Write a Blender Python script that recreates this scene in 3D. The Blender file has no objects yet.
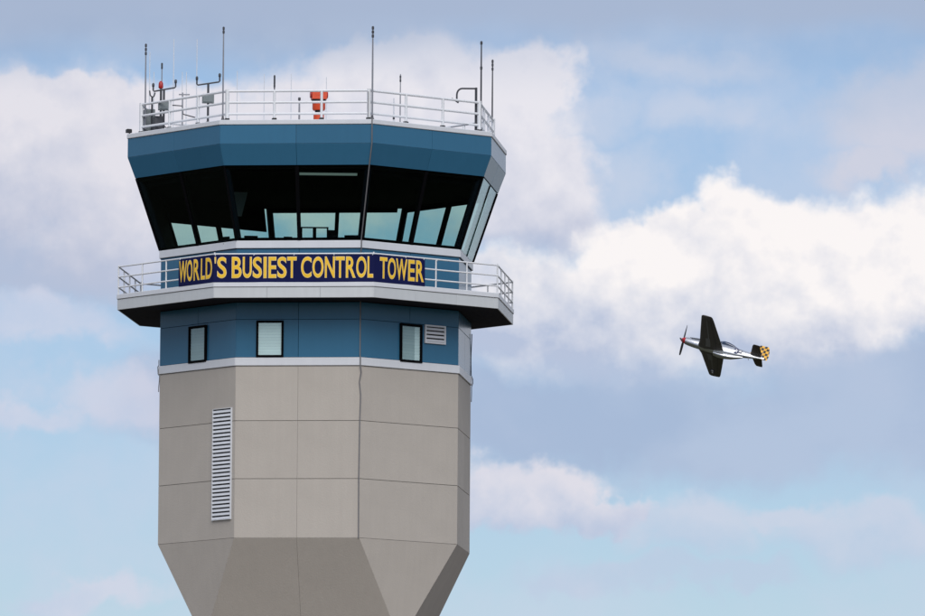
import bpy, bmesh, math, random
from mathutils import Vector, Matrix
random.seed(7)
R_ = math.radians
scene = bpy.context.scene

# ------------------------------------------------------------------ camera
F_PX, PITCH, YAW, ROLL = 8280.7, R_(5.9197), R_(1.0140), R_(0.4027)
CAM = Vector((0.0, -257.84, 1.7))
fw = Vector((math.sin(YAW)*math.cos(PITCH), math.cos(YAW)*math.cos(PITCH), math.sin(PITCH)))
rt0 = Vector((math.cos(YAW), -math.sin(YAW), 0))
up0 = rt0.cross(fw)
rt = rt0*math.cos(ROLL) + up0*math.sin(ROLL)
up = -rt0*math.sin(ROLL) + up0*math.cos(ROLL)
cd = bpy.data.cameras.new('camera'); cam = bpy.data.objects.new('camera', cd)
scene.collection.objects.link(cam); scene.camera = cam
cd.sensor_width = 36.0; cd.sensor_fit = 'HORIZONTAL'; cd.lens = F_PX/925.0*36.0
cd.clip_start = 1.0; cd.clip_end = 40000.0
cam.matrix_world = Matrix(((rt.x, up.x, -fw.x, CAM.x), (rt.y, up.y, -fw.y, CAM.y), (rt.z, up.z, -fw.z, CAM.z), (0, 0, 0, 1)))

# ------------------------------------------------------------------ sun, exposure
SUN_AZ, SUN_EL = R_(176), R_(39)           # azimuth from +Y towards +X
sdir = Vector((math.sin(SUN_AZ)*math.cos(SUN_EL), math.cos(SUN_AZ)*math.cos(SUN_EL), math.sin(SUN_EL)))
sl = bpy.data.lights.new('sun', 'SUN'); sl.energy = 2.3; sl.angle = R_(42); sl.color = (1.0, 0.955, 0.90)
so = bpy.data.objects.new('sun', sl); scene.collection.objects.link(so)
so.rotation_euler = (-sdir).to_track_quat('-Z', 'Y').to_euler(); so.location = (40, -120, 120)
vs = scene.view_settings
vs.view_transform = 'Standard'; vs.look = 'None'; vs.gamma = 1.0; vs.use_curve_mapping = False; vs.exposure = 0.0
scene.render.engine = 'CYCLES'
scene.cycles.use_denoising = True
scene.cycles.max_bounces = 6; scene.cycles.diffuse_bounces = 2; scene.cycles.glossy_bounces = 3; scene.cycles.transparent_max_bounces = 24

def lin(r, g, b):
    def c(v):
        v /= 255.0
        return v/12.92 if v <= 0.04045 else ((v+0.055)/1.055)**2.4
    return (c(r), c(g), c(b), 1.0)

# ------------------------------------------------------------------ world: sky with clouds
world = bpy.data.worlds.new('World'); scene.world = world; world.use_nodes = True
wt = world.node_tree; wt.nodes.clear()
class V:
    """a scalar socket with arithmetic"""
    def __init__(s, k): s.k = k
    def _m(s, o, op, rev=False, clamp=False):
        n = wt.nodes.new('ShaderNodeMath'); n.operation = op; n.use_clamp = clamp
        a, b = (o, s) if rev else (s, o)
        for i, q in enumerate((a, b)):
            if q is None: continue
            if isinstance(q, V): wt.links.new(q.k, n.inputs[i])
            else: n.inputs[i].default_value = q
        return V(n.outputs[0])
    def __add__(s, o): return s._m(o, 'ADD')
    __radd__ = __add__
    def __sub__(s, o): return s._m(o, 'SUBTRACT')
    def __rsub__(s, o): return s._m(o, 'SUBTRACT', True)
    def __mul__(s, o): return s._m(o, 'MULTIPLY')
    __rmul__ = __mul__
    def mx(s, o): return s._m(o, 'MAXIMUM')
    def mn(s, o): return s._m(o, 'MINIMUM')
    def sqrt(s): return s._m(None, 'SQRT')
    def step(s, a, b):
        n = wt.nodes.new('ShaderNodeMapRange'); n.interpolation_type = 'SMOOTHSTEP'
        wt.links.new(s.k, n.inputs[0]); n.inputs[1].default_value = a; n.inputs[2].default_value = b
        return V(n.outputs[0])
tc = wt.nodes.new('ShaderNodeTexCoord')
def dot(vec):
    n = wt.nodes.new('ShaderNodeVectorMath'); n.operation = 'DOT_PRODUCT'
    wt.links.new(tc.outputs['Generated'], n.inputs[0]); n.inputs[1].default_value = vec
    return V(n.outputs['Value'])
def noise(size, detail, rough, seed=0.0, stretch=1.0, dist=0.0):
    mp = wt.nodes.new('ShaderNodeMapping'); wt.links.new(tc.outputs['Generated'], mp.inputs[0])
    mp.inputs['Location'].default_value = (seed, seed*1.7, seed*0.6); mp.inputs['Scale'].default_value = (1, 1, stretch)
    n = wt.nodes.new('ShaderNodeTexNoise'); wt.links.new(mp.outputs[0], n.inputs['Vector'])
    n.inputs['Scale'].default_value = F_PX/size; n.inputs['Detail'].default_value = detail
    n.inputs['Roughness'].default_value = rough; n.inputs['Distortion'].default_value = dist
    s = wt.nodes.new('ShaderNodeSeparateColor'); wt.links.new(n.outputs['Color'], s.inputs[0])
    return V(s.outputs[0]), V(s.outputs[1]), V(s.outputs[2])
PX0 = dot(rt0)*F_PX + 462.5
PY0 = 308.0 - dot(up0)*F_PX
front = dot(fw).step(0.0, 0.3)
def lump(size, detail, rough, seed, shift):
    """noise and its difference towards the light (up and a little right): relief on the cloud"""
    off = (rt0*0.45 + up0)*(shift/F_PX)
    outs = []
    for o in (Vector((0, 0, 0)), off):
        mp = wt.nodes.new('ShaderNodeMapping'); wt.links.new(tc.outputs['Generated'], mp.inputs[0])
        mp.inputs['Location'].default_value = Vector((seed, seed*1.7, seed*0.6)) + o
        n = wt.nodes.new('ShaderNodeTexNoise'); wt.links.new(mp.outputs[0], n.inputs['Vector'])
        n.inputs['Scale'].default_value = F_PX/size; n.inputs['Detail'].default_value = detail; n.inputs['Roughness'].default_value = rough
        outs.append(V(n.outputs[0]))
    return outs[0], outs[0]-outs[1]
a1, a2, a3 = noise(150, 5, 0.56)
b1, b2, b3 = noise(44, 4, 0.56, 3.1)
c1, c2, c3 = noise(420, 4, 0.5, 7.7, 1.6)
l1, relief = lump(105, 5, 0.54, 5.3, 20.0)
relief = relief*2.3
WX = (a1-0.5)*150.0 + (b1-0.5)*50.0
WY = (a2-0.5)*120.0 + (b2-0.5)*44.0
PX = PX0 + WX; PY = PY0 + WY
def ell(x, y, rx, ry):
    u = (PX-x)*(1.0/rx); v = (PY-y)*(1.0/ry)
    return 1.0 - (u*u + v*v).sqrt()
def union(lst, k=0.30):
    f = ell(*lst[0])
    for e in lst[1:]: f = f.mx(ell(*e))
    return f + (l1-0.5)*k + (b3-0.5)*0.22
def cmix(fac, A, B):
    n = wt.nodes.new('ShaderNodeMix'); n.data_type = 'RGBA'; n.clamp_factor = True
    wt.links.new(fac.k, n.inputs[0])
    for i, q in ((6, A), (7, B)):
        if isinstance(q, tuple): n.inputs[i].default_value = q
        else: wt.links.new(q, n.inputs[i])
    return n.outputs[2]
# every layer: opacity and colour; composited from the back
layers = []
def layer(alpha, col): layers.append((alpha*front, col))
def fade(y0, y1): return 1.0 - (PY0 + WY*0.5 + (c3-0.5)*70.0).step(y0, y1)
def shade(g, k=1.0): return g - relief*k
# thin milky veils
layer((c2 + (b3-0.5)*0.25 + (l1-0.5)*0.3).step(0.40, 0.72)*0.50, lin(203, 211, 230))
# grey-blue flat bases
layer(union([(640, 420, 480, 80), (930, 400, 330, 105), (300, 400, 260, 60)], 0.5).step(-0.10, 0.55)*0.85,
      cmix((c1 + (l1-0.5)*0.5).step(0.40, 0.66), lin(166, 183, 212), lin(180, 194, 219)))
layer(union([(40, 275, 190, 52)], 0.5).step(0.0, 0.7)*0.75, lin(181, 189, 212))
# small low puffs
layer(union([(524, 502, 86, 40), (590, 515, 55, 24), (480, 510, 60, 30)]).step(-0.05, 0.34)*0.92, cmix(shade((PY + (b3-0.5)*40.0).step(482, 545), 0.8), lin(226, 223, 232), lin(188, 199, 222)))
layer(union([(690, 528, 110, 40), (870, 536, 120, 34), (640, 578, 120, 20), (800, 520, 80, 22), (740, 575, 90, 16)], 0.55).step(-0.05, 0.6)*0.56, cmix(shade((PY - 0.0).step(505, 570), 0.8), lin(214, 213, 228), lin(190, 202, 225)))
layer(union([(55, 325, 95, 30), (110, 396, 105, 38), (20, 420, 70, 22), (100, 600, 110, 20)], 0.55).step(-0.05, 0.65)*0.66, cmix(shade((a3-0.0).step(0.4, 0.7), 0.8), lin(215, 215, 230), lin(196, 206, 228)))
# upper right veil and wisps
layer(union([(905, 105, 115, 70), (860, 150, 70, 30)], 0.5).step(-0.10, 0.55)*0.82, cmix(shade((PY + (a3-0.5)*90.0).step(60, 150), 0.7), lin(196, 203, 221), lin(211, 211, 224)))
layer(union([(590, 115, 80, 46), (700, 110, 90, 30), (735, 228, 120, 30), (660, 60, 150, 26), (650, 170, 60, 46), (620, 215, 60, 30)], 0.6).step(-0.1, 0.9)*0.55, lin(207, 213, 229))
# left bank
layer(union([(30, 165, 190, 112), (150, 225, 130, 90), (170, 110, 90, 50), (300, 150, 160, 90), (60, 95, 90, 34)]).step(-0.08, 0.36)*0.95*fade(235, 335),
      cmix(shade((PY + (a3-0.5)*190.0 - (PX0-60.0)*0.35).step(110, 310), 0.9), lin(230, 227, 234), lin(188, 195, 216)))
# bank behind the tower
layer(union([(420, 130, 165, 98), (510, 92, 62, 50), (520, 185, 108, 66), (380, 66, 90, 32), (565, 195, 45, 40)]).step(-0.08, 0.27)*0.97*fade(215, 295),
      cmix(shade((PY + (a3-0.5)*130.0).step(125, 290), 0.9), lin(233, 231, 238), lin(184, 192, 215)))
# great cumulus on the right
layer(union([(700, 300, 260, 78), (640, 262, 84, 62), (762, 240, 90, 60), (835, 246, 110, 70), (925, 258, 130, 84), (540, 308, 160, 70), (700, 232, 64, 42), (600, 330, 170, 50)]).step(-0.08, 0.28)*0.97*fade(338, 402),
      cmix(shade((PY + (a3-0.5)*140.0 - (PX0-760.0).mn(0.0)*0.20).step(262, 405), 1.0), lin(252, 247, 246), lin(184, 195, 219)))
# dark stratus across the top
layer((PY0*-1.0 + (a1-0.5)*50.0 + (c2-0.5)*70.0).step(-100, -34)*0.93*(1.0 - 0.6*(PX0 + (c3-0.5)*200.0).step(300, 520)), cmix((l1 - 0.0).step(0.35, 0.65), lin(162, 179, 207), lin(172, 187, 212)))
layer((PY0*-1.0 + (a2-0.5)*56.0).step(-48, -8)*0.9, lin(168, 183, 209))
# broken cloud over the rest of the sky dome, same look
g1, g2, g3 = noise(900, 6, 0.56, 1.3, 1.7)
win = (ell(462, 308, 1100, 750).step(0.0, 0.3))*front
dome = g1.step(0.40, 0.56)*(1.0-win)*0.95
domecol = cmix(g2.step(0.35, 0.65), lin(190, 199, 220), lin(240, 239, 243))

sky = wt.nodes.new('ShaderNodeTexSky'); sky.sky_type = 'NISHITA'; sky.sun_disc = False
sky.sun_elevation = SUN_EL; sky.sun_rotation = SUN_AZ; sky.altitude = 250
sky.air_density = 1.0; sky.dust_density = 0.6; sky.ozone_density = 2.0
tint = wt.nodes.new('ShaderNodeVectorMath'); tint.operation = 'MULTIPLY'; tint.inputs[1].default_value = (0.955, 1.0, 1.155)
wt.links.new(sky.outputs[0], tint.inputs[0])
bg = wt.nodes.new('ShaderNodeBackground'); wt.links.new(tint.outputs[0], bg.inputs[0]); bg.inputs[1].default_value = 0.083
col = lin(200, 210, 228); alpha = None
def over(colA, alA, colB, alB):
    """B over A with straight alphas -> straight"""
    al = alB + alA*(1.0-alB)
    t = alB._m(al.mx(1e-4), 'DIVIDE')
    return cmix(t, colA, colB), al
for al, c in layers + [(dome, domecol)]:
    if alpha is None: col, alpha = c, al
    else: col, alpha = over(col, alpha, c, al)
bgc = wt.nodes.new('ShaderNodeBackground'); bgc.inputs[1].default_value = 1.0
if isinstance(col, tuple): bgc.inputs[0].default_value = col
else: wt.links.new(col, bgc.inputs[0])
mix = wt.nodes.new('ShaderNodeMixShader'); wt.links.new(alpha.k, mix.inputs[0])
wt.links.new(bg.outputs[0], mix.inputs[1]); wt.links.new(bgc.outputs[0], mix.inputs[2])
world.cycles.sampling_method = 'MANUAL'; world.cycles.sample_map_resolution = 256
wo = wt.nodes.new('ShaderNodeOutputWorld'); wt.links.new(mix.outputs[0], wo.inputs[0])

# ------------------------------------------------------------------ materials
MATS = {}
def mat(name, base, rough=0.6, metal=0.0, vary=0.0, scale=3.0, bump=0.0, bscale=30.0, rand=0.0, streak=0.0, spec=0.5, coat=0.0):
    m = bpy.data.materials.new(name); m.use_nodes = True; t = m.node_tree
    p = t.nodes['Principled BSDF']
    p.inputs['Roughness'].default_value = rough; p.inputs['Metallic'].default_value = metal
    p.inputs['Specular IOR Level'].default_value = spec; p.inputs['Coat Weight'].default_value = coat
    c = t.nodes.new('ShaderNodeTexCoord')
    hs = t.nodes.new('ShaderNodeHueSaturation'); hs.inputs['Color'].default_value = (*base, 1)
    val = None
    def addv(sock):
        nonlocal val
        if val is None: val = sock; return
        n = t.nodes.new('ShaderNodeMath'); n.operation = 'ADD'
        t.links.new(val, n.inputs[0]); t.links.new(sock, n.inputs[1]); val = n.outputs[0]
    def scaled(sock, amp):
        n = t.nodes.new('ShaderNodeMath'); n.operation = 'MULTIPLY_ADD'
        t.links.new(sock, n.inputs[0]); n.inputs[1].default_value = amp; n.inputs[2].default_value = -amp*0.5
        return n.outputs[0]
    n1 = t.nodes.new('ShaderNodeTexNoise'); n1.inputs['Scale'].default_value = scale; n1.inputs['Detail'].default_value = 6
    t.links.new(c.outputs['Object'], n1.inputs['Vector'])
    if vary: addv(scaled(n1.outputs[0], vary*2))
    if streak:
        mp = t.nodes.new('ShaderNodeMapping'); mp.inputs['Scale'].default_value = (5, 5, 0.35)
        t.links.new(c.outputs['Object'], mp.inputs[0])
        n2 = t.nodes.new('ShaderNodeTexNoise'); n2.inputs['Scale'].default_value = 1.2; n2.inputs['Detail'].default_value = 5
        t.links.new(mp.outputs[0], n2.inputs['Vector']); addv(scaled(n2.outputs[0], streak*2))
    if rand:
        oi = t.nodes.new('ShaderNodeObjectInfo'); addv(scaled(oi.outputs['Random'], rand*2))
    if val is not None:
        a = t.nodes.new('ShaderNodeMath'); a.operation = 'ADD'; t.links.new(val, a.inputs[0]); a.inputs[1].default_value = 1.0
        t.links.new(a.outputs[0], hs.inputs['Value'])
    t.links.new(hs.outputs[0], p.inputs['Base Color'])
    if bump:
        n3 = t.nodes.new('ShaderNodeTexNoise'); n3.inputs['Scale'].default_value = bscale; n3.inputs['Detail'].default_value = 4
        t.links.new(c.outputs['Object'], n3.inputs['Vector'])
        b = t.nodes.new('ShaderNodeBump'); b.inputs['Strength'].default_value = bump; b.inputs['Distance'].default_value = 0.02
        t.links.new(n3.outputs[0], b.inputs['Height']); t.links.new(b.outputs[0], p.inputs['Normal'])
    MATS[name] = m
    return m
mat('concrete', (0.422, 0.392, 0.354), 0.86, vary=0.07, scale=1.1, bump=0.25, bscale=22, rand=0.04, streak=0.045, spec=0.3)
mat('sealant', (0.20, 0.19, 0.18), 0.8, vary=0.05)
mat('blue_metal', (0.032, 0.130, 0.230), 0.24, spec=0.24, vary=0.05, scale=0.8, rand=0.05, streak=0.04, bump=0.03, bscale=1.5)
mat('white_metal', (0.61, 0.635, 0.675), 0.45, vary=0.05, scale=2.0, streak=0.05, rand=0.02)
mat('fascia_metal', (0.52, 0.55, 0.57), 0.5, vary=0.06, scale=2.0, streak=0.07, rand=0.03)
mat('rail_paint', (0.70, 0.72, 0.75), 0.4, vary=0.06, scale=4.0)
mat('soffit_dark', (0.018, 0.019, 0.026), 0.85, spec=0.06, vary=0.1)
mat('black_metal', (0.012, 0.012, 0.015), 0.5, vary=0.1)
mat('black_gasket', (0.003, 0.003, 0.004), 0.85, spec=0.04, vary=0.05)
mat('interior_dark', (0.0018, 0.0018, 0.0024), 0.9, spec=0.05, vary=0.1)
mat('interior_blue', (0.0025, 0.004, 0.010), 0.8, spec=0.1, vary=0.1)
mat('grey_metal', (0.26, 0.27, 0.30), 0.45, metal=0.3, vary=0.1, scale=5)
mat('dark_metal', (0.055, 0.058, 0.068), 0.5, metal=0.3, vary=0.1, scale=5)
mat('cable_grey', (0.17, 0.17, 0.18), 0.5, metal=0.2, vary=0.1)
mat('box_grey', (0.16, 0.19, 0.20), 0.55, vary=0.1)
mat('fibreglass', (0.62, 0.65, 0.70), 0.5, vary=0.03)
mat('beacon_orange', (0.62, 0.062, 0.012), 0.45, vary=0.12, scale=8)
mat('red_lamp', (0.35, 0.015, 0.012), 0.3, vary=0.05)
mat('blind_dim', (0.42, 0.47, 0.48), 0.7, vary=0.05, rand=0.06)
mat('blind', (0.80, 0.83, 0.83), 0.7, vary=0.04, rand=0.05)
mat('roof_deck', (0.38, 0.38, 0.38), 0.9, vary=0.1, bump=0.2)
mat('banner_navy', (0.006, 0.009, 0.062), 0.75, spec=0.12, vary=0.15, scale=3, bump=0.35, bscale=3.5)
mat('letter_yellow', (0.84, 0.52, 0.04), 0.7, spec=0.2, vary=0.06, scale=6)
mat('letter_edge', (0.80, 0.66, 0.36), 0.55, vary=0.06, scale=6)
mat('grass', (0.068, 0.068, 0.044), 0.95, vary=0.25, scale=0.05, spec=0.1)
mat('paving', (0.185, 0.150, 0.112), 0.9, vary=0.15, scale=0.4)
mat('bare_aluminium', (0.58, 0.60, 0.63), 0.33, metal=1.0, vary=0.08, scale=2.0, rand=0.02)
mat('wing_metal_shaded', (0.085, 0.078, 0.072), 0.45, metal=0.15, vary=0.18, scale=2.5, spec=0.4)  # metal wing; the shade on its underside is put into this dark colour
mat('olive', (0.020, 0.021, 0.022), 0.6, vary=0.1)
mat('spinner_red', (0.42, 0.012, 0.02), 0.35, vary=0.05)
mat('blade_black', (0.02, 0.02, 0.022), 0.5, vary=0.05)
mat('insignia_blue', (0.02, 0.03, 0.10), 0.5, vary=0.05)
mat('insignia_white', (0.72, 0.72, 0.72), 0.5, vary=0.05)
mat('wing_grey', (0.15, 0.15, 0.15), 0.5, vary=0.05)
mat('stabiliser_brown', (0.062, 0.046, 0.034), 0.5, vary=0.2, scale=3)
mat('canopy_glass', (0.03, 0.05, 0.10), 0.08, spec=0.8)

def checker_mat():
    m = bpy.data.materials.new('yellow_checker'); m.use_nodes = True; t = m.node_tree; p = t.nodes['Principled BSDF']
    c = t.nodes.new('ShaderNodeTexCoord'); mp = t.nodes.new('ShaderNodeMapping')
    mp.inputs['Location'].default_value = (0.05, 100.05, 0.11); mp.inputs['Scale'].default_value = (1, 0.001, 1)
    ch = t.nodes.new('ShaderNodeTexChecker'); ch.inputs['Scale'].default_value = 3.3
    ch.inputs[1].default_value = (0.80, 0.42, 0.03, 1); ch.inputs[2].default_value = (0.012, 0.011, 0.010, 1)
    t.links.new(c.outputs['Object'], mp.inputs[0]); t.links.new(mp.outputs[0], ch.inputs[0]); t.links.new(ch.outputs[0], p.inputs['Base Color'])
    p.inputs['Roughness'].default_value = 0.45; MATS['yellow_checker'] = m
checker_mat()
def glass_mat(name, tint, refl=1.0, f0=0.03):
    m = bpy.data.materials.new(name); m.use_nodes = True; t = m.node_tree; t.nodes.clear()
    o = t.nodes.new('ShaderNodeOutputMaterial'); mx = t.nodes.new('ShaderNodeMixShader')
    tr = t.nodes.new('ShaderNodeBsdfTransparent'); tr.inputs[0].default_value = (*tint, 1)
    gl = t.nodes.new('ShaderNodeBsdfGlossy'); gl.inputs['Roughness'].default_value = 0.015; gl.inputs[0].default_value = (refl*0.82, refl*0.93, refl, 1)
    lw = t.nodes.new('ShaderNodeLayerWeight'); lw.inputs[0].default_value = 0.5
    pw = t.nodes.new('ShaderNodeMath'); pw.operation = 'POWER'; pw.inputs[1].default_value = 5.0
    ma = t.nodes.new('ShaderNodeMath'); ma.operation = 'MULTIPLY_ADD'; ma.inputs[1].default_value = 0.95; ma.inputs[2].default_value = f0
    t.links.new(lw.outputs['Facing'], pw.inputs[0]); t.links.new(pw.outputs[0], ma.inputs[0]); t.links.new(ma.outputs[0], mx.inputs[0])
    t.links.new(tr.outputs[0], mx.inputs[1]); t.links.new(gl.outputs[0], mx.inputs[2]); t.links.new(mx.outputs[0], o.inputs[0])
    MATS[name] = m
glass_mat('cab_glass', (0.785, 0.880, 0.85), 0.9, 0.005)
glass_mat('window_glass', (0.90, 0.96, 0.96))
def lamp_mat():
    m = bpy.data.materials.new('lamp_lens'); m.use_nodes = True; p = m.node_tree.nodes['Principled BSDF']
    p.inputs['Base Color'].default_value = (0.6, 0.65, 0.65, 1)
    p.inputs['Emission Color'].default_value = (0.8, 1.0, 0.98, 1); p.inputs['Emission Strength'].default_value = 0.12
    MATS['lamp_lens'] = m
lamp_mat()

# ------------------------------------------------------------------ mesh helpers
COL = scene.collection
def tag(o, label, cat, group=None):
    o['label'] = label; o['category'] = cat
    if group: o['group'] = group
    return o
def empty(name, loc=(0, 0, 0), parent=None):
    o = bpy.data.objects.new(name, None); COL.objects.link(o); o.location = loc; o.empty_display_size = 0.2
    if parent: o.parent = parent
    return o
class MB:
    def __init__(s): s.v = []; s.f = []
    def add(s, vs, fs):
        b = len(s.v); s.v += [tuple(v) for v in vs]; s.f += [tuple(i+b for i in f) for f in fs]; return s
    def slab(s, pts, thick, gap=0.0, ch=0.0):
        """plate with outer polygon pts (seen from outside anticlockwise), body extends inwards"""
        pts = [Vector(p) for p in pts]; n = len(pts)
        nm = Vector((0, 0, 0))
        for i in range(n): nm += pts[i].cross(pts[(i+1) % n])
        nm.normalize()
        def inset(g):
            out = []
            for i in range(n):
                a, b, c = pts[i-1], pts[i], pts[(i+1) % n]
                e1 = (b-a).normalized(); e2 = (c-b).normalized()
                n1 = nm.cross(e1); n2 = nm.cross(e2)
                d = n1 + n2; k = 1 + n1.dot(n2)
                out.append(b + d*(g/max(k, 0.2)))
            return out
        r0 = inset(gap)
        rings = [[p - nm*thick for p in r0]]
        if ch: rings += [[p - nm*ch for p in r0], inset(gap+ch)]
        else: rings += [r0]
        vs = [p for r in rings for p in r]; fs = [tuple(range(n-1, -1, -1))]
        m = len(rings)
        for k in range(m-1):
            for i in range(n):
                j = (i+1) % n; fs.append((k*n+i, k*n+j, (k+1)*n+j, (k+1)*n+i))
        fs.append(tuple((m-1)*n+i for i in range(n)))
        return s.add(vs, fs)
    def tube(s, pts, r, n=10, caps=True):
        pts = [Vector(p) for p in pts]; m = len(pts)
        rs = r if isinstance(r, (list, tuple)) else [r]*m
        b = len(s.v); ref = None; vs = []; fs = []
        for i, p in enumerate(pts):
            t = (pts[min(i+1, m-1)] - pts[max(i-1, 0)]).normalized()
            if ref is None:
                ref = Vector((1, 0, 0)) if abs(t.x) < 0.8 else Vector((0, 1, 0))
            u = (ref - t*ref.dot(t)).normalized(); ref = u; w = t.cross(u)
            for k in range(n):
                a = 2*math.pi*k/n; vs.append(p + (u*math.cos(a) + w*math.sin(a))*rs[i])
        for i in range(m-1):
            for k in range(n):
                l = (k+1) % n; fs.append((i*n+k, i*n+l, (i+1)*n+l, (i+1)*n+k))
        if caps: fs += [tuple(range(n-1, -1, -1)), tuple((m-1)*n+k for k in range(n))]
        return s.add(vs, fs)
    def box(s, c, size, rz=0.0, ch=0.0):
        x, y, z = size[0]/2, size[1]/2, size[2]/2; M = Matrix.Rotation(rz, 3, 'Z'); c = Vector(c)
        q = [c + M @ Vector(p) for p in ((-x, -y, z), (x, -y, z), (x, y, z), (-x, y, z))]
        if ch:
            s.slab(q, size[2], 0, ch); return s
        return s.slab(q, size[2])
    def lathe(s, prof, c=(0, 0, 0), n=20):
        c = Vector(c); vs = []; fs = []; m = len(prof)
        for r, z in prof:
            for k in range(n):
                a = 2*math.pi*k/n; vs.append(c + Vector((r*math.cos(a), r*math.sin(a), z)))
        for i in range(m-1):
            for k in range(n):
                l = (k+1) % n; fs.append((i*n+k, i*n+l, (i+1)*n+l, (i+1)*n+k))
        fs += [tuple(range(n-1, -1, -1)), tuple((m-1)*n+k for k in range(n))]
        return s.add(vs, fs)
    def build(s, name, material, parent=None, smooth=False, origin=None):
        me = bpy.data.meshes.new(name)
        o0 = Vector(origin) if origin is not None else Vector((0, 0, 0))
        me.from_pydata([tuple(Vector(v)-o0) for v in s.v], [], s.f); me.update()
        me.materials.append(MATS[material])
        if smooth:
            me.polygons.foreach_set('use_smooth', [True]*len(me.polygons)); me.set_sharp_from_angle(angle=R_(40))
        o = bpy.data.objects.new(name, me); COL.objects.link(o); o.location = o0
        if parent is not None:
            o.parent = parent
            w = Vector((0, 0, 0)); q = parent
            while q is not None: w += Vector(q.location); q = q.parent
            o.location = o0 - w
        return o

# ------------------------------------------------------------------ photo geometry helpers
PHI0 = 15.66
def ang(k): return R_(PHI0 + 45*k)
def P(R, k, z):
    """corner k of the octagon of circumradius R at height z (0 = the corner beside the cable)"""
    a = ang(k); return Vector((R*math.sin(a), -R*math.cos(a), z))
CO = math.cos(R_(22.5))
def nrm(j): a = R_(PHI0 - 22.5 + 45*j); return Vector((math.sin(a), -math.cos(a), 0))     # face j lies between corners j-1 and j; 0 = front
def tan(j): a = R_(PHI0 - 22.5 + 45*j); return Vector((math.cos(a), math.sin(a), 0))
def FP(j, s, d, z): return nrm(j)*d + tan(j)*s + Vector((0, 0, z))
def ray(x, y): return (fw*F_PX + rt*(x-462.5) + up*(308.0-y)).normalized()
def hit_face(j, x, y, d):
    r = ray(x, y); n = nrm(j); t = (d - CAM.dot(n))/r.dot(n); p = CAM + r*t
    return p.dot(tan(j)), p.z
def at_y(x, y, Y):
    r = ray(x, y); return CAM + r*((Y-CAM.y)/r.y)
def zat(pt, y):
    """height above the plan point pt that is seen at row y"""
    lo, hi = 0.0, 60.0
    for _ in range(50):
        m = (lo+hi)/2; d = Vector((pt[0], pt[1], m)) - CAM
        yy = 308 - F_PX*d.dot(up)/d.dot(fw)
        if yy > y: lo = m
        else: hi = m
    return (lo+hi)/2
def px(p):
    d = Vector(p)-CAM; w = d.dot(fw); return 462.5+F_PX*d.dot(rt)/w, 308-F_PX*d.dot(up)/w

# ------------------------------------------------------------------ ground
g = MB(); Gs = 9000
g.add([(-Gs, -Gs, 0), (Gs, -Gs, 0), (Gs, Gs, 0), (-Gs, Gs, 0)], [(0, 1, 2, 3)])
o = g.build('ground', 'grass'); o['kind'] = 'structure'
g = MB(); n = 28
g.slab([(55*math.cos(2*math.pi*i/n), 55*math.sin(2*math.pi*i/n), 0.05) for i in range(n)], 0.15)
o = g.build('apron', 'paving'); o['kind'] = 'structure'

# ------------------------------------------------------------------ the tower
tower = tag(empty('control_tower'), 'octagonal airport control tower of grey concrete with blue bands and dark glass cab', 'tower')
RS = 5.05; Z_TAPER = 20.83; Z_BAND = 26.13
Z_BAND2 = zat(P(RS, 0, 0), 357.2)
Z_J1 = zat(P(RS, 0, 0), 420.5); Z_J2 = zat(P(RS, 0, 0), 478.6)
Z_BJ = zat(P(RS, 0, 0), 319.0)
RQ = 4.30; Z_SQ = 17.75
Z_SOF, Z_FT = 28.10, 28.435
RB = 6.435
Z_SILL0, Z_SILL1 = 29.76, 30.0
R_HEAD, Z_HEAD = 5.875, 32.24
R_ROOF, Z_ROOF = 6.158, 33.468
Z_FOLD = zat(P(R_ROOF, 0, 0), 143.0)
Z_CAP = Z_ROOF + 0.155

def prism(R0, z0, z1, R1=None):
    R1 = R0 if R1 is None else R1
    b = MB(); vs = [P(R0, k, z0) for k in range(8)] + [P(R1, k, z1) for k in range(8)]
    fs = [tuple(range(7, -1, -1)), tuple(range(8, 16))] + [(k, (k+1) % 8, 8+(k+1) % 8, 8+k) for k in range(8)]
    return b.add(vs, fs)
# square corners k of the lower shaft are above octagon corners' mid angles
def Q(R, k, z):
    a = R_(PHI0 + 22.5 + 90*k); return Vector((R*math.sin(a), -R*math.cos(a), z))
# concrete shaft: dark joint core, then panels
b = prism(RS-0.03, Z_TAPER+0.02, Z_BAND)
TI = 0.97
shaft = b.build('shaft', 'sealant', tower)
rows = [Z_TAPER, Z_J2, Z_J1, Z_BAND]
for j in range(8):
    parts = 2 if j % 2 == 0 else 1
    hs = RS*math.sin(R_(22.5)); d = RS*CO
    for r in range(3):
        z0, z1 = rows[r], rows[r+1]
        for q in range(parts):
            s0 = -hs + 2*hs*q/parts; s1 = -hs + 2*hs*(q+1)/parts
            cpt = FP(j, (s0+s1)/2, d, (z0+z1)/2)
            MB().slab([FP(j, s0, d, z0+.005), FP(j, s1, d, z0+.005), FP(j, s1, d, z1-.005), FP(j, s0, d, z1-.005)], 0.05, 0.0025, 0.003).build('concrete_panel', 'concrete', shaft, origin=cpt)
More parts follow.
